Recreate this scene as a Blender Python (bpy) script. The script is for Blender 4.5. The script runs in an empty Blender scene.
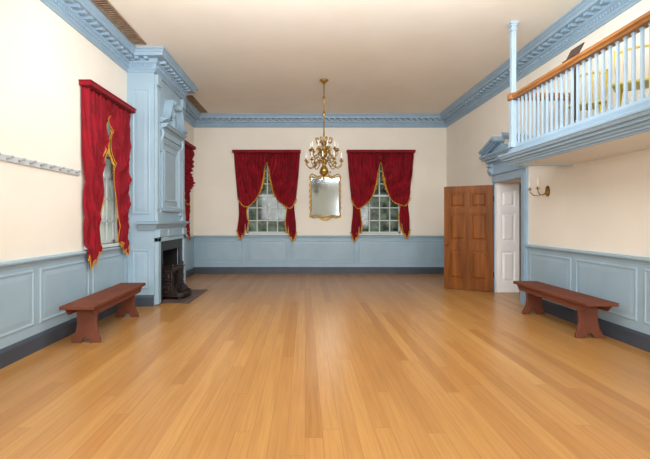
import bpy, bmesh, math, random
from mathutils import Vector, Matrix
random.seed(7)
sc = bpy.context.scene
COL = sc.collection
PI = math.pi
XL, XR, YB, YN, ZC = -3.15, 4.0, 11.6, -2.5, 4.47

# ---------------------------------------------------------------- materials
def lin(c):
    r = []
    for v in c:
        v = v/255.0
        r.append(v/12.92 if v <= .04045 else ((v+.055)/1.055)**2.4)
    return (r[0], r[1], r[2], 1.0)

def mat(name, c1, c2=None, rough=.5, metal=0.0, scale=5.0, stretch=(1,1,1), detail=4, bump=0.0, bscale=None,
        sheen=0.0, emit=0.0, lo=.35, hi=.65, spec=None):
    m = bpy.data.materials.new(name); m.use_nodes = True
    nt = m.node_tree; N = nt.nodes; L = nt.links
    b = N['Principled BSDF']
    tc = N.new('ShaderNodeTexCoord'); mp = N.new('ShaderNodeMapping'); mp.inputs['Scale'].default_value = stretch
    L.new(tc.outputs['Object'], mp.inputs['Vector'])
    nz = N.new('ShaderNodeTexNoise'); nz.inputs['Scale'].default_value = scale; nz.inputs['Detail'].default_value = detail
    L.new(mp.outputs['Vector'], nz.inputs['Vector'])
    rp = N.new('ShaderNodeValToRGB')
    if c2 is None: c2 = tuple(max(0, v*.955) for v in c1)
    rp.color_ramp.elements[0].color = lin(c2); rp.color_ramp.elements[0].position = lo
    rp.color_ramp.elements[1].color = lin(c1); rp.color_ramp.elements[1].position = hi
    L.new(nz.outputs['Fac'], rp.inputs['Fac'])
    L.new(rp.outputs['Color'], b.inputs['Base Color'])
    b.inputs['Roughness'].default_value = rough; b.inputs['Metallic'].default_value = metal
    if spec is not None: b.inputs['Specular IOR Level'].default_value = spec
    if sheen:
        b.inputs['Sheen Weight'].default_value = sheen
    if emit:
        L.new(rp.outputs['Color'], b.inputs['Emission Color']); b.inputs['Emission Strength'].default_value = emit
    if bump:
        n2 = N.new('ShaderNodeTexNoise'); n2.inputs['Scale'].default_value = bscale or scale*10
        L.new(mp.outputs['Vector'], n2.inputs['Vector'])
        bp = N.new('ShaderNodeBump'); bp.inputs['Strength'].default_value = bump; bp.inputs['Distance'].default_value = .01
        L.new(n2.outputs['Fac'], bp.inputs['Height']); L.new(bp.outputs['Normal'], b.inputs['Normal'])
    return m

def floor_mat():
    m = bpy.data.materials.new('pine_floor'); m.use_nodes = True
    nt = m.node_tree; N = nt.nodes; L = nt.links; b = N['Principled BSDF']
    def math_(op, a, c=None):
        n = N.new('ShaderNodeMath'); n.operation = op
        for i, v in enumerate((a, c)):
            if v is None: continue
            if isinstance(v, (int, float)): n.inputs[i].default_value = v
            else: L.new(v, n.inputs[i])
        return n.outputs[0]
    tc = N.new('ShaderNodeTexCoord'); sp = N.new('ShaderNodeSeparateXYZ'); L.new(tc.outputs['Object'], sp.inputs[0])
    W, LEN = .125, 3.1
    xs = math_('DIVIDE', sp.outputs['X'], W); row = math_('FLOOR', xs); fx = math_('FRACT', xs)
    wn = N.new('ShaderNodeTexWhiteNoise'); wn.noise_dimensions = '1D'; L.new(row, wn.inputs['W'])
    ys = math_('ADD', math_('DIVIDE', sp.outputs['Y'], LEN), math_('MULTIPLY', wn.outputs['Value'], 7.0))
    cell = math_('FLOOR', ys); fy = math_('FRACT', ys)
    cb = N.new('ShaderNodeCombineXYZ'); L.new(row, cb.inputs[0]); L.new(cell, cb.inputs[1])
    w2 = N.new('ShaderNodeTexWhiteNoise'); w2.noise_dimensions = '2D'; L.new(cb.outputs[0], w2.inputs['Vector'])
    rp = N.new('ShaderNodeValToRGB'); e = rp.color_ramp.elements
    e[0].position = 0; e[0].color = lin((170,119,62)); e[1].position = 1; e[1].color = lin((195,147,85))
    for p, c in ((.25,(180,130,72)), (.6,(187,138,78)), (.85,(178,126,68))):
        q = e.new(p); q.color = lin(c)
    L.new(w2.outputs['Value'], rp.inputs['Fac'])
    # grain
    mp = N.new('ShaderNodeMapping'); mp.inputs['Scale'].default_value = (55, 1.6, 1)
    L.new(tc.outputs['Object'], mp.inputs['Vector'])
    off = N.new('ShaderNodeVectorMath'); off.operation = 'ADD'; L.new(mp.outputs[0], off.inputs[0]); 
    sc_ = N.new('ShaderNodeVectorMath'); sc_.operation = 'SCALE'; L.new(w2.outputs['Color'], sc_.inputs[0]); sc_.inputs['Scale'].default_value = 30
    L.new(sc_.outputs[0], off.inputs[1])
    nz = N.new('ShaderNodeTexNoise'); nz.inputs['Scale'].default_value = 1.0; nz.inputs['Detail'].default_value = 5; L.new(off.outputs[0], nz.inputs['Vector'])
    g = N.new('ShaderNodeValToRGB'); g.color_ramp.elements[0].position = .3; g.color_ramp.elements[0].color = (.72,.66,.58,1)
    g.color_ramp.elements[1].position = .6; g.color_ramp.elements[1].color = (1,1,1,1); L.new(nz.outputs['Fac'], g.inputs['Fac'])
    mx = N.new('ShaderNodeMixRGB'); mx.blend_type = 'MULTIPLY'; mx.inputs[0].default_value = .6
    L.new(rp.outputs[0], mx.inputs[1]); L.new(g.outputs[0], mx.inputs[2])
    ex = math_('MINIMUM', fx, math_('SUBTRACT', 1.0, fx)); ey = math_('MINIMUM', fy, math_('SUBTRACT', 1.0, fy))
    gap = math_('MAXIMUM', math_('LESS_THAN', ex, .013), math_('LESS_THAN', ey, .0007))
    m2 = N.new('ShaderNodeMixRGB'); m2.blend_type = 'MIX'; L.new(math_('MULTIPLY', gap, .55), m2.inputs[0])
    L.new(mx.outputs[0], m2.inputs[1]); m2.inputs[2].default_value = lin((116,76,39))
    L.new(m2.outputs[0], b.inputs['Base Color'])
    b.inputs['Roughness'].default_value = .30; b.inputs['Specular IOR Level'].default_value = .5
    return m

M = {}
M['floor'] = floor_mat()
M['cream'] = mat('cream_plaster', (235,229,217), (231,225,212), rough=.85, scale=1.5, bump=.05, bscale=90)
M['ceil'] = mat('tan_plaster', (243,238,227), (239,233,220), rough=.9, scale=1.0, bump=.05, bscale=60)
M['soffit'] = mat('soffit_plaster', (228,230,226), (222,224,220), rough=.9, scale=1.0)
M['blue'] = mat('blue_paint', (156,181,196), (150,175,190), rough=.45, scale=3)
M['cblue'] = mat('cornice_blue_paint', (149,175,194), (142,168,187), rough=.5, scale=3)
M['pale'] = mat('pale_blue_paint', (168,191,207), (160,183,200), rough=.45, scale=3)
M['dark'] = mat('charcoal_blue_paint', (70,78,90), (62,70,81), rough=.45, scale=3)
M['white'] = mat('white_paint', (248,248,249), (244,244,245), rough=.5, scale=3)
M['sash'] = mat('sash_paint', (210,218,216), rough=.5, scale=3)
M['red'] = mat('crimson_cloth', (142,5,28), (114,2,19), rough=.75, scale=4, sheen=.04, bump=.08, bscale=220, spec=.25)
M['gold'] = mat('gold_fringe', (214,162,56), (164,112,30), rough=.7, scale=60, bump=.4, bscale=200)
M['brass'] = mat('aged_brass', (190,152,78), (120,90,38), rough=.32, metal=.75, scale=18)
M['gilt'] = mat('gilt_wood', (206,174,104), (160,124,62), rough=.4, metal=.4, scale=25)
M['candle'] = mat('candle_wax', (240,233,216), rough=.5, scale=8)
M['door'] = mat('door_pine', (141,82,30), (98,53,17), rough=.45, scale=1.6, stretch=(7,7,.6), detail=6, lo=.3, hi=.7, spec=.2)
M['bench'] = mat('oxblood_paint', (118,68,50), (106,60,44), rough=.75, scale=4, stretch=(1,.5,1), spec=.2)
M['hand'] = mat('handrail_wood', (168,112,58), (134,84,40), rough=.4, scale=6, stretch=(6,.6,6))
M['slate'] = mat('black_slate', (36,34,34), (23,22,23), rough=.4, scale=6)
M['soot'] = mat('soot', (18,15,14), (7,6,6), rough=.95, scale=5)
M['hearth'] = mat('hearth_slate', (104,84,72), (76,64,58), rough=.6, scale=5)
M['iron'] = mat('cast_iron', (60,47,42), (33,27,25), rough=.5, metal=.35, scale=12)
M['vent'] = mat('vent_brown', (160,134,108), (130,106,84), rough=.6, scale=8)
M['ventd'] = mat('vent_dark', (70,56,46), rough=.9, scale=8)
M['yellow'] = mat('yellow_paint', (220,194,84), (200,172,62), rough=.45, scale=8)
M['stand'] = mat('dark_walnut', (66,44,32), (42,28,20), rough=.45, scale=8, stretch=(1,1,5))
M['peg'] = mat('peg_rail_paint', (190,197,200), (180,187,190), rough=.5, scale=6)
M['pegd'] = mat('peg_paint', (164,170,173), (150,156,159), rough=.5, scale=6)
M['mirror'] = mat('mirror_glass', (168,178,180), (164,174,176), rough=.09, metal=1.0, scale=1.0, detail=1)
M['pane'] = mat('window_pane', (120,138,122), (34,48,38), rough=.06, scale=4.5, detail=7, emit=.08, lo=.36, hi=.66, spec=.25)  # opaque pane: outdoor tones and a faint daylight glow painted in
M['pane_daylit'] = mat('daylit_window_pane', (206,214,208), (160,172,164), rough=.06, scale=2.5, detail=5, emit=.3, lo=.36, hi=.66, spec=.25)  # paler pane; painted glow stands for daylight behind the glass

# ---------------------------------------------------------------- mesh helpers
def BM(): return bmesh.new()
def box(bm, x0,x1,y0,y1,z0,z1):
    v = [bm.verts.new(p) for p in ((x0,y0,z0),(x1,y0,z0),(x1,y1,z0),(x0,y1,z0),(x0,y0,z1),(x1,y0,z1),(x1,y1,z1),(x0,y1,z1))]
    for f in ((0,3,2,1),(4,5,6,7),(0,1,5,4),(1,2,6,5),(2,3,7,6),(3,0,4,7)): bm.faces.new([v[i] for i in f])
def loops(bm, rings, closed=True, caps=True):
    R = [[bm.verts.new(p) for p in r] for r in rings]
    n = len(R[0])
    for a, b in zip(R, R[1:]):
        for i in range(n if closed else n-1):
            j = (i+1) % n
            bm.faces.new((a[i], a[j], b[j], b[i]))
    if caps and closed:
        bm.faces.new(list(reversed(R[0]))); bm.faces.new(R[-1])
    return R
def lathe(bm, prof, seg=20, c=(0,0,0)):
    rings = [[(c[0]+max(r,.0005)*math.cos(2*PI*k/seg), c[1]+max(r,.0005)*math.sin(2*PI*k/seg), c[2]+z) for k in range(seg)] for r, z in prof]
    loops(bm, rings)
def catmull(P, n=6):
    P = [Vector(p) for p in P]; out = []
    Q = [P[0]*2-P[1]] + P + [P[-1]*2-P[-2]]
    for i in range(1, len(Q)-2):
        a,b,c,d = Q[i-1],Q[i],Q[i+1],Q[i+2]
        for k in range(n):
            t = k/n
            out.append(.5*((2*b)+(c-a)*t+(2*a-5*b+4*c-d)*t*t+(3*b-a-3*c+d)*t**3))
    out.append(P[-1]); return out
def tube(bm, pts, r, seg=8):
    pts = [Vector(p) for p in pts]; rings = []; prev = None
    for i, p in enumerate(pts):
        d = (pts[min(i+1,len(pts)-1)] - pts[max(i-1,0)]).normalized()
        if prev is None:
            up = Vector((0,0,1)) if abs(d.z) < .9 else Vector((1,0,0))
            a = d.cross(up).normalized()
        else:
            a = (prev - d*prev.dot(d)).normalized()
        prev = a; b = d.cross(a)
        rr = r[i] if isinstance(r, (list, tuple)) else r
        rings.append([p + rr*(a*math.cos(2*PI*k/seg)+b*math.sin(2*PI*k/seg)) for k in range(seg)])
    loops(bm, rings)
def prism(bm, poly, fn, a, b):
    loops(bm, [[fn(p[0],p[1],a) for p in poly], [fn(p[0],p[1],b) for p in poly]])
def sweep(bm, path, prof):
    n = len(path); P = [Vector(p) for p in path]; off = []
    for i in range(n):
        ns = []
        if i > 0: d = (P[i]-P[i-1]).normalized(); ns.append(Vector((d.y,-d.x)))
        if i < n-1: d = (P[i+1]-P[i]).normalized(); ns.append(Vector((d.y,-d.x)))
        off.append(ns[0] if len(ns) == 1 else (ns[0]+ns[1])/(1+ns[0].dot(ns[1])))
    loops(bm, [[(P[i].x+off[i].x*d, P[i].y+off[i].y*d, z) for d, z in prof] for i in range(n)])
def ringpanel(bm, F, u0,u1,z0,z1, L):
    rings = [[F(u0+i,z0+i,d), F(u1-i,z0+i,d), F(u1-i,z1-i,d), F(u0+i,z1-i,d)] for i, d in L]
    R = loops(bm, rings, caps=False); bm.faces.new(R[-1])
RAISED = [(0,0),(.003,.007),(.014,.011),(.028,.010),(.036,.004),(.05,.003),(.10,.008)]

def obj(name, bm, m, parent=None, world=False, bevel=0, smooth=False, solid=0):
    if world and parent is not None: bmesh.ops.translate(bm, verts=bm.verts, vec=-parent.location)
    bmesh.ops.recalc_face_normals(bm, faces=bm.faces)
    me = bpy.data.meshes.new(name); bm.to_mesh(me); bm.free()
    me.materials.append(m)
    if smooth:
        for p in me.polygons: p.use_smooth = True
    o = bpy.data.objects.new(name, me); COL.objects.link(o)
    if parent is not None: o.parent = parent
    if solid:
        s = o.modifiers.new('solid','SOLIDIFY'); s.thickness = solid; s.offset = 0
    if bevel:
        b = o.modifiers.new('bevel','BEVEL'); b.width = bevel; b.segments = 2; b.limit_method = 'ANGLE'
    return o
def tag(o, label, cat, group=None):
    o['label'] = label; o['category'] = cat
    if group: o['group'] = group
    return o
def thing(name, label, cat, loc=(0,0,0), rz=0, group=None):
    o = bpy.data.objects.new(name, None); COL.objects.link(o)
    o.location = loc; o.rotation_euler = (0,0,rz); o.empty_display_size = .1
    return tag(o, label, cat, group)
def struct(name, bm, m, **k):
    o = obj(name, bm, m, **k); o['kind'] = 'structure'; return o

# ---------------------------------------------------------------- room shell
b = BM(); box(b, XL-.5, XR+1.4, YN-.3, YB+.4, -.1, 0); struct('floor', b, M['floor'])
b = BM(); box(b, XL-.4, XR+1.4, YN-.3, YB+.4, ZC, ZC+.1); struct('ceiling', b, M['ceil'])

def wall(name, fn, u0, u1, z0, z1, holes, t):
    us = sorted({u0,u1,*[h[0] for h in holes],*[h[1] for h in holes]}); zs = sorted({z0,z1,*[h[2] for h in holes],*[h[3] for h in holes]})
    b = BM()
    for a, c in zip(us, us[1:]):
        for d, e in zip(zs, zs[1:]):
            cu, cz = (a+c)/2, (d+e)/2
            if any(h[0]<cu<h[1] and h[2]<cz<h[3] for h in holes): continue
            p, q = fn(a, -t), fn(c, 0)
            box(b, min(p[0],q[0]), max(p[0],q[0]), min(p[1],q[1]), max(p[1],q[1]), d, e)
    return struct(name, b, M['cream'])
WZ0, WZ1, WW = 1.14, 3.28, 1.16
WIN_B = (-1.075, 2.125); WIN_L = (6.46, 10.15)
WL_W = 1.0
wl = wall('wall_left', lambda u,d: (XL+d,u), YN, YB, 0, ZC, [(c-WL_W/2,c+WL_W/2,WZ0,WZ1) for c in WIN_L], .35)
wb = wall('wall_back', lambda u,d: (u,YB-d), XL-.35, XR+.5, 0, ZC, [(c-WW/2,c+WW/2,WZ0,WZ1) for c in WIN_B], .35)
DY0, DY1, DZ = 7.5, 8.6, 2.3
wr = wall('wall_right', lambda u,d: (XR-d,u), YN, YB, 0, ZC, [(DY0,DY1,0,DZ)], .5)
b = BM(); box(b, XL-.35, XR+.5, YN-.2, YN, 0, ZC); struct('wall_near', b, M['cream'])
b = BM(); box(b, XR+1.2, XR+1.3, 6.3, 9.6, 0, 2.8); box(b, XR+.5, XR+1.2, 9.5, 9.6, 0, 2.8); box(b, XR+.5, XR+1.2, 6.3, 6.4, 0, 2.8)
box(b, XR+.5, XR+1.3, 6.3, 9.6, 2.7, 2.8); struct('wall_passage', b, M['cream'])

# wainscot
FL = lambda u,z,d: (XL+d, u, z)
FB = lambda u,z,d: (u, YB-d, z)
FR = lambda u,z,d: (XR-d, u, z)
BX = -2.67; BY0, BY1 = 7.25, 8.97
def wainscot(par, F, spans, panels):
    b = BM(); T = .02
    for a, c in spans:
        p, q = F(a,0,0), F(c,0,T)
        box(b, min(p[0],q[0]), max(p[0],q[0]), min(p[1],q[1]), max(p[1],q[1]), 0, 1.02)
    for a, c in panels:
        ringpanel(b, lambda u,z,d: F(u,z,d+T), a, c, .30, .95, RAISED)
    o = obj('wainscot', b, M['blue'], par); return o
def pan(a, c, n, g=.1):
    w = (c-a)/n; return [(a+i*w+g/2, a+(i+1)*w-g/2) for i in range(n)]
wainscot(wl, FL, [(YN,BY0),(BY1,YB)], pan(YN+.05,7.2,8)+pan(9.05,11.5,2))
wainscot(wb, FB, [(XL,XR)], pan(XL+.05,-1.7,1)+pan(-1.7,-.45,1)+pan(-.45,1.45,1)+pan(1.45,3.95,1))
wainscot(wr, FR, [(YN,DY0-.1),(DY1+.06,YB)], pan(YN+.05,7.3,8)+pan(8.85,11.5,2))

RAIL = [(0,1.0),(.03,1.0),(.035,1.03),(.065,1.045),(.07,1.065),(.06,1.08),(0,1.085)]
BASE = [(0,0),(.05,0),(.05,.155),(.04,.175),(.03,.19),(0,.195)]
def trim(path, prof, m, name):
    b = BM(); sweep(b, path, prof); return struct(name, b, m)
trim([(XL,YN),(XL,BY0)], RAIL, M['blue'], 'trim_1')
trim([(XL,BY1),(XL,YB),(XR,YB),(XR,DY1+.07)], RAIL, M['blue'], 'trim_2')
trim([(XR,DY0-.16),(XR,YN)], RAIL, M['blue'], 'trim_3')
trim([(XL,YN),(XL,BY0),(BX,BY0)], BASE, M['dark'], 'baseboard_left')
trim([(XL,BY1),(XL,YB),(XR,YB),(XR,DY1+.07)], BASE, M['dark'], 'baseboard_back')
trim([(XR,DY0-.16),(XR,YN)], BASE, M['dark'], 'baseboard_right')

# cornice with modillions and dentils
cpath = [(XL,YN),(XL,BY0),(BX,BY0),(BX,BY1),(XL,BY1),(XL,YB),(XR,YB),(XR,YN)]
CP = [(0,ZC-.34),(.02,ZC-.34),(.025,ZC-.315),(.05,ZC-.29),(.055,ZC-.215),(.08,ZC-.19),(.09,ZC-.125),(.22,ZC-.12),(.225,ZC-.07),(.24,ZC-.058),(.255,ZC-.03),(.275,ZC-.02),(.275,ZC),(0,ZC)]
b = BM(); sweep(b, cpath, CP)
for (p, q) in zip(cpath, cpath[1:]):
    P, Q = Vector(p), Vector(q); d = (Q-P).normalized(); nn = Vector((d.y,-d.x)); Ln = (Q-P).length
    for (sp, w, d0, d1, z0, z1) in ((.16,.06,.08,.19,ZC-.165,ZC-.122), (.055,.03,.05,.072,ZC-.268,ZC-.22)):
        k = max(2, int(Ln/sp))
        for i in range(k):
            t = (i+.5)*Ln/k
            A = P + d*(t-w/2) + nn*d0; B = P + d*(t+w/2) + nn*d1
            if B.y > YB-.06 and abs(d.y) > .5: continue
            box(b, min(A.x,B.x), max(A.x,B.x), min(A.y,B.y), max(A.y,B.y), z0, z1)
struct('trim_4', b, M['cblue'])

# windows
def window(name, F, c, WW, pane='pane'):
    w = WW/2; b = BM()
    def bx(bm,u0,u1,z0,z1,d0,d1):
        p, q = F(u0,z0,d0), F(u1,z1,d1)
        box(bm, min(p[0],q[0]),max(p[0],q[0]),min(p[1],q[1]),max(p[1],q[1]),z0,z1)
    bx(b, c-w-.1,c-w,WZ0-.02,WZ1+.1,0,.03); bx(b, c+w,c+w+.1,WZ0-.02,WZ1+.1,0,.03); bx(b, c-w,c+w,WZ1,WZ1+.1,0,.03)
    bx(b, c-w-.12,c+w+.12,WZ0-.045,WZ0,0,.07); bx(b, c-w,c+w,WZ0-.02,WZ0,-.2,0)
    o = struct(name, b, M['sash'])
    s = BM(); zm = (WZ0+WZ1)/2
    for (a0,a1,dd) in ((WZ0,zm+.02,-.08),(zm-.02,WZ1,-.115)):
        bx(s, c-w,c-w+.045,a0,a1,dd-.03,dd); bx(s, c+w-.045,c+w,a0,a1,dd-.03,dd)
        bx(s, c-w,c+w,a0,a0+.05,dd-.03,dd); bx(s, c-w,c+w,a1-.045,a1,dd-.03,dd)
        for k in range(1,4):
            u = c-w+WW*k/4; bx(s, u-.014,u+.014,a0,a1,dd-.026,dd-.004)
        for k in range(1,3):
            z = a0+(a1-a0)*k/3; bx(s, c-w,c+w,z-.014,z+.014,dd-.026,dd-.004)
    obj('sash', s, M['sash'], o)
    g = BM(); bx(g, c-w,c+w,WZ0,WZ1,-.17,-.142); obj('pane', g, M[pane], o)
window('window_1', FB, WIN_B[0], WW); window('window_2', FB, WIN_B[1], WW); window('window_3', FL, WIN_L[0], WL_W, 'pane_daylit'); window('window_4', FL, WIN_L[1], WL_W)

# ---------------------------------------------------------------- curtains
# each side: a rounded billowing swag gathered at the jamb and a pleated tail below it, or one long hanging panel
HEM = [(-.82,0,2.13),(-.75,0,2.00),(-.65,0,1.92),(-.54,0,1.93),(-.43,0,1.98),(-.33,0,2.07),(-.25,0,2.20),(-.185,0,2.36),(-.14,0,2.54),(-.105,0,2.72),(-.075,0,2.89),(-.04,0,3.04),(0.0,0,3.14)]
STEP = [1.24,1.06,0.98,1.10,1.08,1.32,1.20,1.50]
PANEL = [(-.86,0,1.00),(-.80,0,1.10),(-.735,0,.93),(-.66,0,1.04),(-.57,0,.96),(-.51,0,1.16),(-.45,0,1.10),(-.385,0,1.34),(-.345,0,1.62),(-.31,0,1.92),(-.25,0,2.20),(-.185,0,2.46),(-.13,0,2.70),(-.085,0,2.90),(-.04,0,3.06),(-.005,0,3.16)]
def curtain(label, loc, rz, ph, HW=.93, DEP=.2, drops=(0,0), hemP=HEM, step=STEP, tc=-.665, th=.13, swagf=1.0):
    t = thing('window_curtain', label, 'curtain', loc, rz, 'red festooned window curtains')
    ZT = 3.40; kd = DEP/.2; kx = HW/.93
    b = BM(); box(b, -HW-.02, HW+.02, -DEP, 0, ZT, ZT+.07); box(b, -HW-.03, HW+.03, -DEP-.01, 0, ZT+.055, ZT+.075)
    obj('valance_board', b, M['red'], t, bevel=.008)
    ridge = lambda a: 1-2*abs(math.sin(a))**.65      # rounded crests, tight valleys
    def ribbon(pts, w, fade=False):
        b = BM(); rows = []; n = len(pts)
        for i, p in enumerate(pts):
            tg = pts[min(i+1,n-1)] - pts[max(i-1,0)]; tg.y = 0
            if tg.length < 1e-6: tg = Vector((1,0,0))
            tg.normalize(); nn = Vector((tg.z,0,-tg.x))
            if nn.z > 0: nn = -nn
            ww = w*(.5 + .8*random.random())
            if fade: ww *= 1-.7*i/n
            rows.append((p+Vector((0,-.008,0))-nn*.004, p+Vector((0,-.014,0))+nn*ww*.5, p+Vector((0,-.008,0))+nn*ww))
        V = [[b.verts.new(q) for q in r] for r in rows]
        for a, c in zip(V,V[1:]):
            for j in range(2): b.faces.new((a[j],c[j],c[j+1],a[j+1]))
        return b
    for side in (-1,1):
        sg = -1 if side > 0 else 1
        drop = drops[0 if side < 0 else 1]; p2 = ph + (0 if side < 0 else 1.7)
        K = 76; grid = []
        x00 = hemP[0][0]
        top0, top1 = Vector((-.93,0,ZT)), Vector((0.0,0,ZT))
        hem = catmull(hemP, 8); N_ = len(hem)-1
        for i in range(N_+1):
            h = hem[i]; s = i/N_
            hz = h.z - (drop if step is None and h.z < 1.3 else 0)
            if step: hz -= drop*.8*(1-s)
            tp = top0.lerp(top1, max(0,min(1,(h.x-x00)/-x00))); colm = []
            for j in range(K+1):
                q = j/K
                x = tp.x + (h.x-tp.x)*(q**1.3); z = tp.z + (hz-tp.z)*q
                z += .030*math.sin(s*17+p2)*q*q*(1-s)
                sx = (tp.x+.93)/.93
                gather = ridge((sx*(8.5 if swagf > .7 else 6.5) + .35*math.sin(3*q+p2) + .25*math.sin(9*sx+p2))*PI)
                rad = math.hypot((x-.10)*.95, (z-3.55)*.62)
                fold = ridge(rad*13 + p2 + .8*math.sin(4*q+p2) + .5*math.sin(7*sx+p2))
                env = math.sin(PI*min(1,q*.98+.02))**.6 if q > 0 else 0
                ed = min(1,(1-q)*4+.15)
                y = -.085 - .052*gather*(1-(.65*q if swagf > .7 else .2*q)) - env*swagf*(.048 + .09*fold*ed)
                y *= kd
                if s < .06: y *= (.55 + .45*s/.06)
                y = min(y,-.03)
                if z < 1.14: y = min(y-.02, -.085)
                colm.append(Vector((x*sg*kx, y, z)))
            grid.append(colm)
        b = BM(); V = [[b.verts.new(p) for p in c] for c in grid]
        for i in range(N_):
            for j in range(K): b.faces.new((V[i][j],V[i+1][j],V[i+1][j+1],V[i][j+1]))
        sw = obj('drape', b, M['red'], t, smooth=True, solid=.006)
        obj('fringe', ribbon([c[-1] for c in grid], .032, True), M['gold'], sw, solid=.004)
        # gold lining glimpsed behind the upper inner edge
        b = BM(); rows = []
        idx = [i for i in range(N_+1) if 2.3 < hem[i].z < 3.0 and hem[i].x > -.42]
        for n_, i in enumerate(idx):
            p = grid[i][-1]; q = n_/(len(idx)-1)
            w = .05*math.sin(PI*min(1,.10+q*.88))**.8*(1+.35*math.sin(n_*1.1+p2))
            rows.append((Vector((p.x-sg*.03,p.y+.02,p.z)), Vector((p.x+sg*w*.5,p.y+.005,p.z-.02)), Vector((p.x+sg*w,p.y+.022,p.z-.035))))
        V = [[b.verts.new(v) for v in r] for r in rows]
        for a, c in zip(V,V[1:]):
            for j in range(2): b.faces.new((a[j],c[j],c[j+1],a[j+1]))
        obj('lining', b, M['gold'], sw, smooth=True, solid=.004)
        if step is None: continue
        N2, K2 = 64, 40; tg_ = []; z_top = max(2.0, hemP[2][2]+.35)
        for i in range(N2+1):
            s = i/N2
            f = s*(len(step)-1); k0 = min(int(f), len(step)-2); zb = step[k0]+(step[k0+1]-step[k0])*(f-k0) - drop
            colm = []
            for j in range(K2+1):
                q = j/K2; z = z_top + (zb-z_top)*q
                hf = th*(.78+.3*q) + .012*math.sin(q*7+p2)
                x = tc + hf*(2*s-1) - .01*q
                y = -.066*kd - .042*kd*ridge((s*3.5+.16*math.sin(3*q+p2))*PI)*(.6+.4*q)
                y = min(y, -.02)
                if z < 1.14: y = min(y-.02, -.085)
                colm.append(Vector((x*sg*kx, y, z)))
            tg_.append(colm)
        b = BM(); V = [[b.verts.new(p) for p in c] for c in tg_]
        for i in range(N2):
            for j in range(K2): b.faces.new((V[i][j],V[i+1][j],V[i+1][j+1],V[i][j+1]))
        tl = obj('tail', b, M['red'], t, smooth=True, solid=.006)
        inner = [tg_[-1][j] for j in range(int(K2*.5),K2+1)]
        obj('fringe', ribbon([c[-1] for c in tg_] + list(reversed(inner))[1:], .034), M['gold'], tl, solid=.005)
    return t
curtain('red fringed curtain on the back wall, left of the gilt mirror', (WIN_B[0],YB-.001,0), 0, .3, drops=(0,.05))
curtain('red fringed curtain on the back wall, right of the gilt mirror', (WIN_B[1],YB-.001,0), 0, 1.4, drops=(.06,-.02))
curtain('large red fringed curtain on the left wall, nearest, beside the peg rail', (XL+.001,WIN_L[0],0), PI/2, 2.2, .74, .17, (.08,.0), PANEL, None, swagf=.4)
curtain('red curtain half hidden behind the blue chimneypiece in the far left corner', (XL+.001,WIN_L[1],0), PI/2, 3.1, .85, .22)

# ---------------------------------------------------------------- fireplace
fy = (BY0+BY1)/2
fp = thing('fireplace', 'tall blue painted chimneypiece with black fire opening and broken pediment', 'fireplace', (XL,fy,0))
FF = lambda u,z,d: (BX+d, u, z)
FN = lambda u,z,d: (u, BY0-d, z)
O0, O1, OZ = fy-.5, fy+.5, .95
b = BM()
box(b, XL,BX,BY0,O0,0,ZC); box(b, XL,BX,O1,BY1,0,ZC); box(b, XL,BX,O0,O1,OZ,ZC)
obj('chimney_breast', b, M['blue'], fp, True)
b = BM(); ringpanel(b, FN, XL+.09, BX-.07, 1.62, 3.85, RAISED); ringpanel(b, FN, XL+.09, BX-.07, .30, 1.0, RAISED)
obj('side_panel', b, M['blue'], fp, True)
b = BM(); box(b, XL+.0,XL+.03,O0,O1,0,OZ); box(b, XL+.03,BX-.01,O0,O0+.02,0,OZ); box(b, XL+.03,BX-.01,O1-.02,O1,0,OZ); box(b, XL+.03,BX-.01,O0,O1,OZ-.02,OZ)
box(b, XL+.03,BX,O0,O1,0,.008)
obj('firebox', b, M['soot'], fp, True)
b = BM(); box(b, BX,BX+.035,O0-.2,O0,0,1.13); box(b, BX,BX+.035,O1,O1+.2,0,1.13); box(b, BX,BX+.035,O0,O1,OZ,1.13)
obj('surround', b, M['slate'], fp, True, bevel=.004)
b = BM()
for (a,c) in ((BY0+.02,O0-.2),(O1+.2,BY1-.02)):
    box(b, BX,BX+.07,a,c,.02,1.2)
box(b, BX,BX+.07,BY0+.02,BY1-.02,1.13,1.2)
box(b, BX,BX+.05,BY0+.0,BY1,1.2,1.36); box(b, BX,BX+.08,fy-.3,fy+.3,1.21,1.35)
for s in (-1,1): box(b, BX,BX+.09,fy+s*.73-.1,fy+s*.73+.1,1.21,1.35)
obj('mantel_frame', b, M['blue'], fp, True, bevel=.006)
b = BM(); sweep(b, [(XL+.22,BY0),(BX,BY0),(BX,BY1)], [(0,1.34),(.03,1.34),(.05,1.37),(.07,1.40),(.09,1.44),(.13,1.45),(.14,1.49),(0,1.5)])
obj('mantel_shelf', b, M['blue'], fp, True)
b = BM()
ringpanel(b, FF, fy-.56, fy+.56, 1.68, 3.06, [(0,0),(0,.04),(.02,.05),(.05,.045),(.06,.035),(.08,.04),(.10,.02),(.12,.006)])
for s in (-1,1):
    box(b, BX,BX+.045,fy+s*.605-.045,fy+s*.605+.045,2.78,3.06); box(b, BX,BX+.045,fy+s*.605-.045,fy+s*.605+.045,1.6,1.75)
ringpanel(b, FF, fy-.36, fy+.36, 1.88, 2.86, [(0,0),(0,.02),(.015,.024),(.03,.008)])
obj('overmantel_frame', b, M['blue'], fp, True)
for s in (-1,1):
    b = BM(); c = fy+s*.755
    box(b, BX,BX+.04,c-.08,c+.08,1.5,3.95); box(b, BX,BX+.06,c-.09,c+.09,1.5,1.66); box(b, BX,BX+.07,c-.09,c+.09,3.92,4.1)
    ringpanel(b, lambda u,z,d: FF(u,z,d+.04), c-.055,c+.055,1.72,3.86,[(0,0),(0,.01),(.02,.002)])
    obj('pilaster', b, M['blue'], fp, True, bevel=.004)
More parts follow.
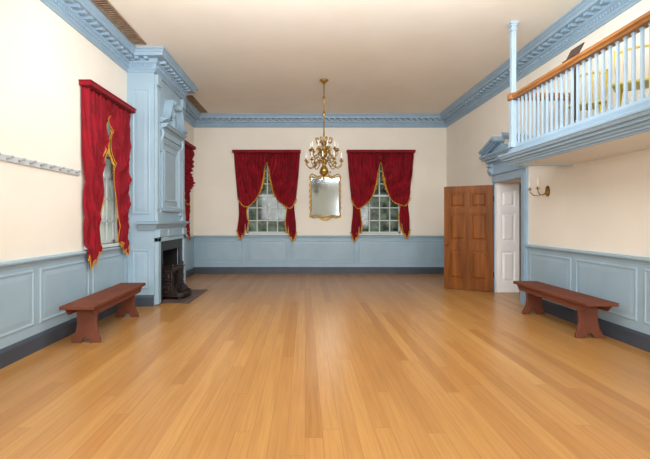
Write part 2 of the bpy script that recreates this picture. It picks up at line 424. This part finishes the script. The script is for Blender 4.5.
# swan-neck pediment
b = BM()
box(b, BX,BX+.04,fy-.6,fy+.6,3.08,3.2)
sweep(b, [(BX,fy-.60),(BX+.0001,fy+.60)], [(0,3.19),(.04,3.19),(.055,3.21),(.07,3.23),(.13,3.24),(.14,3.27),(.165,3.28),(.165,3.3),(0,3.3)])
for s in (-1,1):
    neck = catmull([(fy+s*.64,3.32,0),(fy+s*.5,3.36,0),(fy+s*.36,3.5,0),(fy+s*.27,3.68,0),(fy+s*.2,3.78,0)],6)
    for (o0,o1,p) in ((-.01,.018,.08),(.014,.04,.125),(.036,.062,.165)):
        rings = []
        for i, q in enumerate(neck):
            tg = neck[min(i+1,len(neck)-1)]-neck[max(i-1,0)]; tg.normalize(); nv = Vector((-tg.y,tg.x,0))
            if nv.y < 0: nv = -nv
            A = q+nv*o0; B = q+nv*o1
            rings.append([(BX,A.x,A.y),(BX+p,A.x,A.y),(BX+p,B.x,B.y),(BX,B.x,B.y)])
        loops(b, rings)
    tube(b, [(BX,fy+s*.18,3.78),(BX+.165,fy+s*.18,3.78),(BX+.17,fy+s*.18,3.78),(BX+.185,fy+s*.18,3.78)], [.062,.062,.04,.025], 18)
    tp = [(fy+s*.6,3.3),(fy+s*.42,3.42),(fy+s*.3,3.6),(fy+s*.2,3.74),(fy+s*.12,3.7),(fy+s*.12,3.3)]
    prism(b, tp, lambda y,z,x: (x,y,z), BX, BX+.025)
box(b, BX,BX+.11,fy-.06,fy+.06,3.3,3.46); lathe(b, [(.03,0),(.045,.03),(.02,.06),(.055,.12),(.06,.16),(.032,.22),(.016,.26),(.0,.32)], 16, (BX+.06,fy,3.46))
obj('pediment', b, M['blue'], fp, True)
for s in (-1,1):
    b = BM(); c = fy+s*.6
    pts = catmull([(BX+.015,c,2.80),(BX+.035,c,2.86),(BX+.025,c,2.94),(BX+.055,c,3.03),(BX+.07,c,3.11),(BX+.05,c,3.18)],5)
    tube(b, pts, [.016+.014*i/len(pts) for i in range(len(pts))], 10)
    obj('scroll_bracket', b, M['blue'], fp, True, smooth=True)
b = BM(); box(b, BX-.0,BX+.56,fy-.66,fy+.8,.0,.012); obj('hearth', b, M['hearth'], fp, True)

# cast-iron open stove at the front of the opening, standing out on the hearth
st = thing('iron_stove', 'dark cast-iron open stove standing on the hearth of the fireplace', 'stove', (BX+.14,fy-.04,.012))
Z = .9
b = BM()
prism(b, [(-.30,-.30),(.12,-.35),(.22,-.30),(.27,-.14),(.28,0),(.27,.14),(.22,.30),(.12,.35),(-.30,.30)], lambda x,y,z:(x,y,z), .05, .08); obj('base_plate', b, M['iron'], st, bevel=.005)
b = BM(); prism(b, [(.10,-.335),(.205,-.285),(.25,-.135),(.26,0),(.25,.135),(.205,.285),(.10,.335),(.09,.32),(.19,.27),(.232,.13),(.24,0),(.232,-.13),(.19,-.27),(.09,-.32)], lambda x,y,z:(x,y,z), .08, .12); obj('fender_rim', b, M['iron'], st)
for sx, sy in ((-.24,-.24),(.14,-.28),(.14,.28),(-.24,.24)):
    b = BM(); lathe(b, [(.02,0),(.032,.01),(.028,.025),(.017,.04),(.028,.055)], 10, (sx,sy,0)); obj('foot', b, M['iron'], st, smooth=True)
b = BM(); box(b, -.30,-.28,-.28,.28,.08,.64*Z); obj('back_plate', b, M['iron'], st)
for s in (-1,1):
    b = BM()
    F_ = lambda x,z,y:(x, s*(.28 + (x+.30)*.13) + y, z*Z)
    pl = [(-.30,.088),(.13,.088),(.14,.14),(.10,.20),(.05,.25),(.04,.32),(.05,.42),(.04,.54),(.045,.60),(.03,.64),(-.30,.64)]
    prism(b, pl, F_, -.008, .008)
    for (z0,z1) in ((.13,.34),(.38,.60)):
        ringpanel(b, lambda u,z,d: F_(u,z,s*(.008+d)), -.27,.02,z0,z1,[(0,0),(0,.010),(.014,.018),(.03,.004),(.06,.004),(.075,.014)])
    obj('side_plate', b, M['iron'], st, bevel=.003)
b = BM(); prism(b, [(-.31,-.32),(.05,-.36),(.075,-.345),(.09,0),(.075,.345),(.05,.36),(-.31,.32)], lambda x,y,z:(x,y,z), .64*Z, .64*Z+.02)
prism(b, [(-.33,.645),(.33,.645),(.33,.585),(.27,.55),(.12,.585),(0,.56),(-.12,.585),(-.27,.55),(-.33,.585)], lambda y,z,x:(x,y,z*Z), .03,.048)
obj('top_plate', b, M['iron'], st, bevel=.004)
for s in (-1,1):
    b = BM(); lathe(b, [(.018,0),(.01,.012),(.027,.038),(.02,.06),(.005,.08),(.0,.085)], 12, (.03,s*.31,.64*Z+.02)); obj('finial', b, M['iron'], st, smooth=True)
b = BM()
for i in range(7): tube(b, [(-.22,-.18+.06*i,.15),(.04,-.18+.06*i,.15),(.06,-.18+.06*i,.27)], .009, 6)
for z in (.20,.27): tube(b, [(.06,-.21,z),(.08,0,z),(.06,.21,z)], .009, 6)
tube(b, [(-.16,-.21,.137),(-.16,.21,.137)], .010, 6); tube(b, [(.03,-.21,.137),(.03,.21,.137)], .010, 6)
for sx in (-.16,.03):
    for sy in (-.19,.19): tube(b, [(sx,sy,.075),(sx,sy,.14)], .010, 6)
obj('grate', b, M['iron'], st)

# ---------------------------------------------------------------- peg rail
pr = thing('peg_rail', 'long pale grey peg rail on the left wall beside the red curtain', 'peg rail', (XL,4.0,2.17))
b = BM(); box(b, 0,.02,-2.0,1.70,-.034,.034); obj('board', b, M['peg'], pr, bevel=.003)
for i in range(20):
    y = -1.92+.185*i
    b = BM(); tube(b, [(.018,y,-.004),(.045,y,.001),(.068,y,.008),(.078,y,.012),(.092,y,.016)], [.012,.010,.010,.018,.012], 8); obj('peg', b, M['pegd'], pr, smooth=True)

# ---------------------------------------------------------------- benches
def bench(label, loc, rz):
    t = thing('bench', label, 'bench', loc, rz, 'oxblood benches along the walls')
    Ln, W, H = 1.84, .40, .50
    b = BM(); box(b, -W/2,W/2,-Ln/2,Ln/2,H-.045,H); obj('seat', b, M['bench'], t, bevel=.008)
    for s in (-1,1):
        b = BM()
        half = [(.06,.0),(.175,0),(.17,.05),(.135,.12),(.115,.22),(.125,.34),(.15,H-.045)]
        poly = [(-.03,.06),(.03,.06)] + half + [(-x,z) for x,z in reversed(half)]
        y0 = s*.62
        prism(b, poly, lambda x,z,y:(x, y+ (s*.05*(H-.045-z)/(H-.045)), z), y0-.02, y0+.02); obj('leg', b, M['bench'], t, bevel=.004)
    for s in (-1,1):
        b = BM(); x = s*.155
        poly = [(-Ln/2+.06,H-.045),(Ln/2-.06,H-.045),(Ln/2-.14,H-.13),(-Ln/2+.14,H-.13)]
        prism(b, poly, lambda y,z,xx:(xx,y,z), x-.012, x+.012); obj('apron', b, M['bench'], t)
    return t
bench('oxblood painted wooden bench along the left wall below the curtain', (-2.75,5.76,0), math.radians(3))
bench('oxblood painted wooden bench along the right wall under the gallery', (3.67,5.95,0), math.radians(-1))

# ---------------------------------------------------------------- mirror
mr = thing('wall_mirror', 'gilt framed wall mirror between the two back windows', 'mirror', (.57,YB,1.56))
hw = .40
half = [(0,1.17),(.07,1.165),(.12,1.13),(.18,1.115),(.24,1.13),(.30,1.15),(hw,1.15),(hw,1.08),(hw-.02,1.02),(hw-.02,.22),(hw,.16),(hw,.09),(.30,.09),(.22,.11),(.14,.095),(.07,.06),(0,.05)]
out = half + [(-x,z) for x,z in reversed(half[1:-1])]
cz = .61
def sc_out(k, d):
    return [((x + math.copysign(k, x) if abs(x) > .001 else x), -d, z + (k if z > cz else -k)) for x, z in out]
b = BM(); loops(b, [sc_out(.048,0), sc_out(.048,.02), sc_out(.036,.034), sc_out(.020,.036), sc_out(.009,.024), sc_out(0,.012)], caps=False)
for s in (-1,1):
    for k in range(5):
        z = .30+.16*k; tube(b, catmull([(s*(hw+.015),-.02,z-.06),(s*(hw+.045),-.025,z-.02),(s*(hw+.04),-.025,z+.03),(s*(hw+.02),-.02,z+.05)],4), .009, 6)
obj('frame', b, M['gilt'], mr)
b = BM(); loops(b, [sc_out(.002,.0), sc_out(.002,.012)]); obj('glass', b, M['mirror'], mr)
b = BM()
for s in (-1,1):
    tube(b, catmull([(s*.44,-.02,1.19),(s*.37,-.02,1.26),(s*.28,-.02,1.22),(s*.18,-.02,1.19),(s*.09,-.02,1.25),(s*.10,-.02,1.32),(s*.15,-.02,1.31),(s*.14,-.02,1.27)],6), .014, 8)
prism(b, [(-.3,1.18),(.3,1.18),(.2,1.2),(.09,1.25),(.07,1.32),(-.07,1.32),(-.09,1.25),(-.2,1.2)], lambda x,z,y:(x,y,z), -.02, 0)
lathe(b, [(.02,0),(.04,.03),(.02,.05),(.05,.09),(.03,.13),(.0,.16)], 12, (0,-.03,1.29)); obj('crest', b, M['gilt'], mr)
b = BM()
for s in (-1,1): tube(b, catmull([(s*.43,-.02,.05),(s*.3,-.02,.02),(s*.2,-.02,.04),(s*.1,-.02,-.02),(s*.03,-.02,-.05)],6), .014, 8)
prism(b, [(-.2,.05),(.2,.05),(.1,-.02),(0,-.06),(-.1,-.02)], lambda x,z,y:(x,y,z), -.02, 0); obj('base_scroll', b, M['gilt'], mr)

# ---------------------------------------------------------------- chandelier
ch = thing('chandelier', 'brass two-tier candle chandelier hanging from the ceiling', 'chandelier', (.40,8.64,2.38))
H = ZC-2.38
b = BM(); lathe(b, [(.0,H-.09),(.03,H-.08),(.05,H-.05),(.09,H-.02),(.095,H)], 20); obj('ceiling_rose', b, M['brass'], ch, smooth=True)
b = BM(); lathe(b, [(.012,.85),(.012,1.3),(.022,1.32),(.034,1.36),(.022,1.4),(.012,1.42),(.012,1.66),(.022,1.68),(.03,1.71),(.022,1.74),(.012,1.76),(.012,H-.06)], 10); obj('rod', b, M['brass'], ch, smooth=True)
b = BM(); lathe(b, [(0,0),(.02,.005),(.022,.03),(.012,.05),(.028,.07),(.066,.1),(.088,.145),(.091,.175),(.08,.22),(.048,.27),(.028,.31),(.047,.34),(.055,.37),(.038,.41),(.028,.45),(.06,.49),(.072,.52),(.05,.56),(.028,.61),(.022,.68),(.047,.72),(.053,.76),(.028,.8),(.022,.84),(.036,.87),(.018,.91),(.012,.95)], 24); obj('stem', b, M['brass'], ch, smooth=True)
def arm(z0, R, rise, k, n_, ph):
    a = 2*PI*k/n_+ph; ca, sa = math.cos(a), math.sin(a)
    P = lambda r,z: (r*ca, r*sa, z)
    b = BM(); tube(b, catmull([P(.03,z0),P(R*.28,z0+.08),P(R*.55,z0-.04),P(R*.8,z0-.08),P(R*1.0,z0-.02),P(R,z0+rise)],5), .009, 7)
    tube(b, catmull([P(R*.30,z0+.07),P(R*.42,z0+.13),P(R*.54,z0+.10),P(R*.52,z0+.04),P(R*.45,z0+.06)],4), .007, 6)
    lathe(b, [(.010,-.015),(.041,.005),(.045,.014),(.016,.016),(.018,.05),(.0,.052)], 12, P(R,z0+rise))
    ar = obj('arm', b, M['brass'], ch, smooth=True)
    b = BM(); lathe(b, [(.013,.05),(.013,.155),(.006,.163),(.0,.17)], 8, P(R,z0+rise)); obj('candle', b, M['candle'], ar)
for k in range(10): arm(.32, .385, .05, k, 10, .2)
for k in range(10): arm(.55, .29, .05, k, 10, .51)
for k in range(8):
    a = 2*PI*k/8+.3; P = lambda r,z: (r*math.cos(a), r*math.sin(a), z)
    b = BM(); tube(b, catmull([P(.02,.70),P(.08,.78),P(.15,.76),P(.18,.82),P(.15,.87),P(.12,.84)],5), .008, 6); lathe(b, [(0,-.02),(.014,-.01),(.014,.01),(0,.02)], 8, P(.18,.84)); obj('scroll', b, M['brass'], ch, smooth=True)

# ---------------------------------------------------------------- doors
def doorleaf(bm, w, h, t, cols, rows, stile=.11):
    box(bm, 0, w, -t/2+.022, t/2-.022, 0, h)
    mid = .1
    us = [(stile, w/2-mid/2), (w/2+mid/2, w-stile)] if cols == 2 else [(stile, w-stile)]
    for s in (-1,1):
        y0, y1 = (t/2-.022, t/2) if s > 0 else (-t/2, -t/2+.022)
        box(bm, 0,stile,y0,y1,0,h); box(bm, w-stile,w,y0,y1,0,h)
        if cols == 2: box(bm, w/2-mid/2,w/2+mid/2,y0,y1,0,h)
        zs = [0]+[v for r in rows for v in r]+[h]
        for i in range(0,len(zs),2):
            for (a,c) in us: box(bm, a,c,y0,y1,zs[i],zs[i+1])
        for (a,c) in us:
            for (z0,z1) in rows:
                ringpanel(bm, lambda u,z,d: (u, s*(t/2-.022+d), z), a+.005,c-.005,z0+.005,z1-.005, [(0,.001),(.03,.001),(.066,.020)])
hx, hy = 3.965, 8.63
ang = math.atan2(9.16-hy, 3.09-hx)
b = BM(); doorleaf(b, 1.0, 2.25, .06, 2, [(.22,.86),(1.06,1.66),(1.78,2.12)])
d1 = struct('door_1', b, M['door']); d1.location = (hx,hy,.008); d1.rotation_euler = (0,0,ang); d1['label'] = 'brown six-panel pine door standing open into the room'; d1['category'] = 'door'
for s in (-1,1):
    b = BM(); tube(b, [(.93,s*.02,.98),(.93,s*.06,.98),(.93,s*.065,.98),(.93,s*.08,.98),(.93,s*.1,.98),(.93,s*.108,.98)], [.012,.012,.022,.03,.026,.01], 12); obj('door_knob', b, M['brass'], d1, smooth=True)
for z in (.3,1.9):
    b = BM(); tube(b, [(-.008,0,z),(-.008,0,z+.12)], .012, 8); obj('hinge', b, M['iron'], d1)
b = BM(); doorleaf(b, .46, 2.25, .05, 1, [(.22,.86),(1.06,1.66),(1.78,2.12)], stile=.085)
d2 = struct('door_2', b, M['white']); d2.location = (4.005,8.57,.008); d2['label'] = 'white panelled door folded back inside the blue doorway'; d2['category'] = 'door'

# doorway casing and pediment
b = BM()
def cas(y0,y1,z0,z1,p): box(b, XR-p,XR,y0,y1,z0,z1)
cas(DY0-.16,DY0,0,DZ+.16,.05); cas(DY0-.13,DY0-.03,0,DZ+.1,.065); cas(DY0-.17,DY0+.0,0,.25,.07)
cas(DY1+.01,DY1+.07,0,DZ+.16,.025)
cas(DY0,DY1+.07,DZ,DZ+.16,.05)
cas(DY0-.16,DY1+.16,DZ+.16,DZ+.19,.08)
cas(DY0-.14,DY1+.14,DZ+.19,DZ+.38,.05)
for y in (DY0-.07,DY1+.07):
    cas(y-.07,y+.07,DZ+.19,DZ+.40,.10); cas(y-.08,y+.08,DZ+.33,DZ+.36,.13); cas(y-.06,y+.06,DZ+.22,DZ+.30,.125)
for i,(o_,p_) in enumerate(((.16,.07),(.17,.085),(.20,.12),(.21,.13),(.25,.19),(.26,.20),(.28,.225),(.29,.235))):
    cas(DY0-o_,DY1+o_,DZ+.38+.025*i,DZ+.405+.025*i,p_)
k = 0
while DY0-.15+.075*k < DY1+.12:
    y = DY0-.15+.075*k; cas(y,y+.04,DZ+.432,DZ+.478,.155); k += 1
dc = (DY0+DY1)/2; hw_ = .55+.29
for s in (-1,1):
    for (dz, p_) in ((0,.15),(.03,.19),(.06,.225),(.085,.24)):
        prism(b, [(dc+s*hw_,DZ+.575+dz),(dc+s*hw_,DZ+.605+dz),(dc+s*.2,DZ+.815+dz),(dc+s*.2,DZ+.775+dz)], lambda y,z,x:(x,y,z), XR-p_, XR)
    prism(b, [(dc+s*(hw_-.05),DZ+.575),(dc+s*.2,DZ+.79),(dc+s*.2,DZ+.575)], lambda y,z,x:(x,y,z), XR-.06, XR)
    tube(b, [(XR,dc+s*.19,DZ+.83),(XR-.2,dc+s*.19,DZ+.83),(XR-.215,dc+s*.19,DZ+.83)], [.05,.05,.025], 14)
cas(dc-.07,dc+.07,DZ+.575,DZ+.70,.15)
struct('trim_5', b, M['cblue'])

# ---------------------------------------------------------------- gallery
GX, GY0, GY1 = 3.12, 1.0, 6.12; GZ = 2.57; RZ = 3.31
ga = thing('gallery', 'pale blue musicians gallery with slim balusters and wooden handrail on right wall', 'balcony', (XR,(GY0+GY1)/2,GZ-.24))
b = BM(); box(b, GX,XR,GY0,GY1,GZ-.19,GZ); obj('platform', b, M['pale'], ga, True)
b = BM(); box(b, GX-.02,XR,GY0,GY1+.02,GZ-.225,GZ-.19); obj('soffit', b, M['soffit'], ga, True)
b = BM(); sweep(b, [(XR,GY1),(GX,GY1),(GX,GY0)], [(0,GZ-.245),(.03,GZ-.245),(.03,GZ-.225),(.05,GZ-.225),(.055,GZ-.205),(.075,GZ-.195),(.075,GZ-.17),(.11,GZ-.165),(.11,GZ-.135),(.14,GZ-.13),(.155,GZ-.10),(.165,GZ-.095),(.165,GZ-.075),(.09,GZ-.07),(.085,GZ-.05),(.065,GZ-.045),(.06,GZ-.02),(.045,GZ-.015),(.045,GZ+.01),(.03,GZ+.015),(.03,GZ+.03),(0,GZ+.03)]); obj('fascia', b, M['cblue'], ga, True)
b = BM(); sweep(b, [(XR,GY1-.0),(GX,GY1),(GX,GY0)], [(-.04,GZ+.03),(.01,GZ+.03),(.01,GZ+.07),(-.04,GZ+.07)]); obj('bottom_rail', b, M['pale'], ga, True)
b = BM(); sweep(b, [(XR,GY1),(GX,GY1),(GX,GY0)], [(-.07,RZ),(.04,RZ),(.045,RZ+.02),(.06,RZ+.04),(.055,RZ+.07),(.02,RZ+.095),(-.05,RZ+.095),(-.085,RZ+.07),(-.09,RZ+.04),(-.075,RZ+.02)])
lathe(b, [(.07,RZ+.0),(.078,RZ+.02),(.08,RZ+.06),(.07,RZ+.09),(.055,RZ+.102)], 20, (GX-.01,GY1+.01,0))
obj('handrail', b, M['hand'], ga, True)
b = BM(); cx, cy = GX-.01, GY1+.01
box(b, cx-.04,cx+.04,cy-.04,cy+.04,GZ+.03,RZ+.0)
box(b, cx-.034,cx+.034,cy-.034,cy+.034,RZ+.0,ZC)
for (e,z0,z1) in ((.052,GZ+.03,GZ+.12),(.048,ZC-.13,ZC-.1),(.046,ZC-.06,ZC-.03),(.06,ZC-.03,ZC)):
    box(b, cx-e,cx+e,cy-e,cy+e,z0,z1)
obj('post', b, M['pale'], ga, True, bevel=.005)
def baluster(x, y):
    b = BM(); z0, z1 = GZ+.07, RZ
    e = .0125
    box(b, x-e,x+e,y-e,y+e,z0,z1)
    box(b, x-e-.004,x+e+.004,y-e-.004,y+e+.004,z0,z0+.03); box(b, x-e-.004,x+e+.004,y-e-.004,y+e+.004,z1-.02,z1)
    obj('baluster', b, M['pale'], ga, True, bevel=.002)
y = GY1-.11
while y > GY0+.05:
    baluster(GX+.015, y); y -= .10
for k in range(7): baluster(GX+.12+.11*k, GY1-.015)

# chairs in the gallery
def side_chair(label, loc, rz):
    t = thing('spindle_chair', label, 'chair', loc, rz, 'yellow chairs in the gallery')
    SH = .43
    b = BM(); poly = [(.18,-.17),(.18,.17),(.15,.19),(-.15,.205),(-.18,.18),(-.18,-.18),(-.15,-.205),(.15,-.19)]
    prism(b, poly, lambda x,y,z:(x,y,z), SH-.025, SH); obj('seat', b, M['yellow'], t, bevel=.006)
    for sx in (-1,1):
        for sy in (-1,1):
            b = BM(); tube(b, [(sx*.12,sy*.13,SH-.02),(sx*.14,sy*.15,SH*.6),(sx*.155,sy*.165,SH*.3),(sx*.165,sy*.175,0)], [.013,.017,.013,.011], 8); obj('leg', b, M['yellow'], t, smooth=True)
    b = BM(); 
    for sy in (-1,1): tube(b, [(-.145,sy*.155,.17),(.145,sy*.155,.17)], .008, 6)
    tube(b, [(0,-.155,.17),(0,.155,.17)], .008, 6); obj('stretcher', b, M['yellow'], t)
    for s in (-1,1):
        b = BM(); tube(b, [(.15,s*.16,SH-.01),(.17,s*.18,SH+.22),(.20,s*.195,SH+.47)], [.015,.014,.011], 8); obj('back_stile', b, M['yellow'], t, smooth=True)
    b = BM(); tube(b, catmull([(.198,-.195,SH+.43),(.205,-.1,SH+.455),(.208,0,SH+.465),(.205,.1,SH+.455),(.198,.195,SH+.43)],5), .014, 8); obj('crest_rail', b, M['yellow'], t, smooth=True)
    for k in (-1.5,-.5,.5,1.5):
        yy = k*.075
        b = BM(); tube(b, [(.15,yy*.95,SH-.01),(.17,yy,SH+.20),(.20,yy*1.05,SH+.45)], [.006,.007,.006], 6); obj('spindle', b, M['yellow'], t)
    return t
side_chair('yellow spindle-back chair in the gallery, the one beside the music stand', (3.64,5.28,GZ), math.radians(52))
side_chair('yellow spindle-back chair in the gallery, at the right edge of the photo', (3.60,4.46,GZ), math.radians(50))
ms = thing('music_stand', 'small dark wooden music stand just showing above the gallery handrail', 'music stand', (3.31,5.02,GZ))
b = BM(); tube(b, [(0,0,.06),(0,0,.98)], .014, 8); obj('pole', b, M['stand'], ms)
for k in range(3):
    a = 2*PI*k/3+.5; b = BM(); tube(b, catmull([(0,0,.1),(.05*math.cos(a),.05*math.sin(a),.08),(.10*math.cos(a),.10*math.sin(a),.012)],4), .012, 6); obj('foot', b, M['stand'], ms)
b = BM()
prism(b, [(-.12,.0),(.12,.0),(.12,.17),(-.12,.17)], lambda y,z,x:(-.05+x+.6*z, y+.2*z, .92+z), -.008, .008)
box(b, -.09,-.045,-.12,.12,.912,.926); obj('desk', b, M['stand'], ms, bevel=.003)

# sconce
sn = thing('wall_sconce', 'small brass candle sconce on the right wall beside the doorway', 'sconce', (XR,6.75,1.98))
b = BM(); prism(b, [(.06*math.cos(2*PI*k/20), .015+.09*math.sin(2*PI*k/20)) for k in range(20)], lambda y,z,x:(x,y,z), -.012, 0)
tube(b, [(-.01,0,0),(-.03,0,0),(-.036,0,0)], [.04,.028,.01], 16); obj('back_plate', b, M['brass'], sn)
for s in (-1,1):
    b = BM(); tube(b, catmull([(-.02,0,0),(-.09,s*.03,-.045),(-.17,s*.085,-.05),(-.22,s*.11,-.01),(-.235,s*.115,.04)],6), .007, 8)
    lathe(b, [(.007,-.01),(.034,.004),(.037,.010),(.013,.012),(.015,.042),(0,.044)], 12, (-.235,s*.115,.04)); a_ = obj('arm', b, M['brass'], sn, smooth=True)
    b = BM(); lathe(b, [(.016,.042),(.016,.18),(.006,.19),(0,.196)], 8, (-.235,s*.115,.04)); obj('candle', b, M['candle'], a_)

# ceiling vents
def vent(label, x0,x1,y0,y1):
    t = thing('ceiling_vent', label, 'vent', ((x0+x1)/2,(y0+y1)/2,ZC), 0, 'slatted ceiling vents')
    w, l = (x1-x0)/2, (y1-y0)/2
    b = BM(); box(b,-w,-w+.025,-l,l,-.02,0); box(b,w-.025,w,-l,l,-.02,0); box(b,-w,w,-l,-l+.025,-.02,0); box(b,-w,w,l-.025,l,-.02,0); obj('frame', b, M['vent'], t)
    b = BM(); box(b,-w+.02,w-.02,-l+.02,l-.02,-.004,0); obj('backing', b, M['ventd'], t)
    b = BM(); k = int(2*l/.06)
    for i in range(k):
        y = -l+.03+i*(2*l-.06)/(k-1); box(b,-w+.02,w-.02,y-.011,y+.011,-.016,-.003)
    obj('slats', b, M['vent'], t)
vent('brown slatted ceiling vent beside the cornice, before the chimneypiece', -2.85,-2.65,4.9,6.85)
vent('small brown slatted ceiling vent beside the cornice, beyond the chimneypiece', -2.85,-2.66,9.7,11.2)

# ---------------------------------------------------------------- light
def area(name, loc, target, sx, sy, power, col=(.93,.965,1)):
    l = bpy.data.lights.new(name,'AREA'); l.shape = 'RECTANGLE'; l.size = sx; l.size_y = sy; l.energy = power; l.color = col
    o = bpy.data.objects.new(name,l); COL.objects.link(o); o.location = loc
    o.rotation_euler = (Vector(target)-Vector(loc)).to_track_quat('-Z','Y').to_euler()
area('fill_overhead', (.4,1.6,4.35), (.4,2.2,0), 5, 4, 102)  # fill added overhead out of view, not a fitting of the room
area('fill_far', (.4,4.3,4.3), (.4,10.5,1.0), 5, 1.4, 170)  # unseen fill added to light the far end
area('fill_far_ceiling', (.4,3.2,3.70), (.4,9.0,4.85), 4, .3, 76)  # unseen strip added to brighten the far ceiling
area('fill_uplight', (-1.5,-1.2,2.3), (-.2,8.5,4.47), 2.2, 1.6, 184)  # fill added behind the camera to lift the ceiling
area('fill_uplight', (3.0,-1.2,2.0), (1.0,8.5,4.47), 1.7, 1.6, 168)  # second added ceiling fill, on the right, also unseen
w = bpy.data.worlds.new('world'); sc.world = w; w.use_nodes = True
w.node_tree.nodes['Background'].inputs[0].default_value = (.9,.95,1,1); w.node_tree.nodes['Background'].inputs[1].default_value = .5

# ---------------------------------------------------------------- camera
cam = bpy.data.cameras.new('camera'); co = bpy.data.objects.new('camera', cam); COL.objects.link(co)
co.location = (0,0,1.52); co.rotation_euler = (PI/2,0,0)
cam.sensor_width = 36; cam.sensor_fit = 'HORIZONTAL'; cam.lens = 36*410/650
cam.shift_x = (325-305)/650; cam.shift_y = -(229.5-220)/650; cam.clip_start = .05
sc.camera = co
sc.view_settings.view_transform = 'Standard'
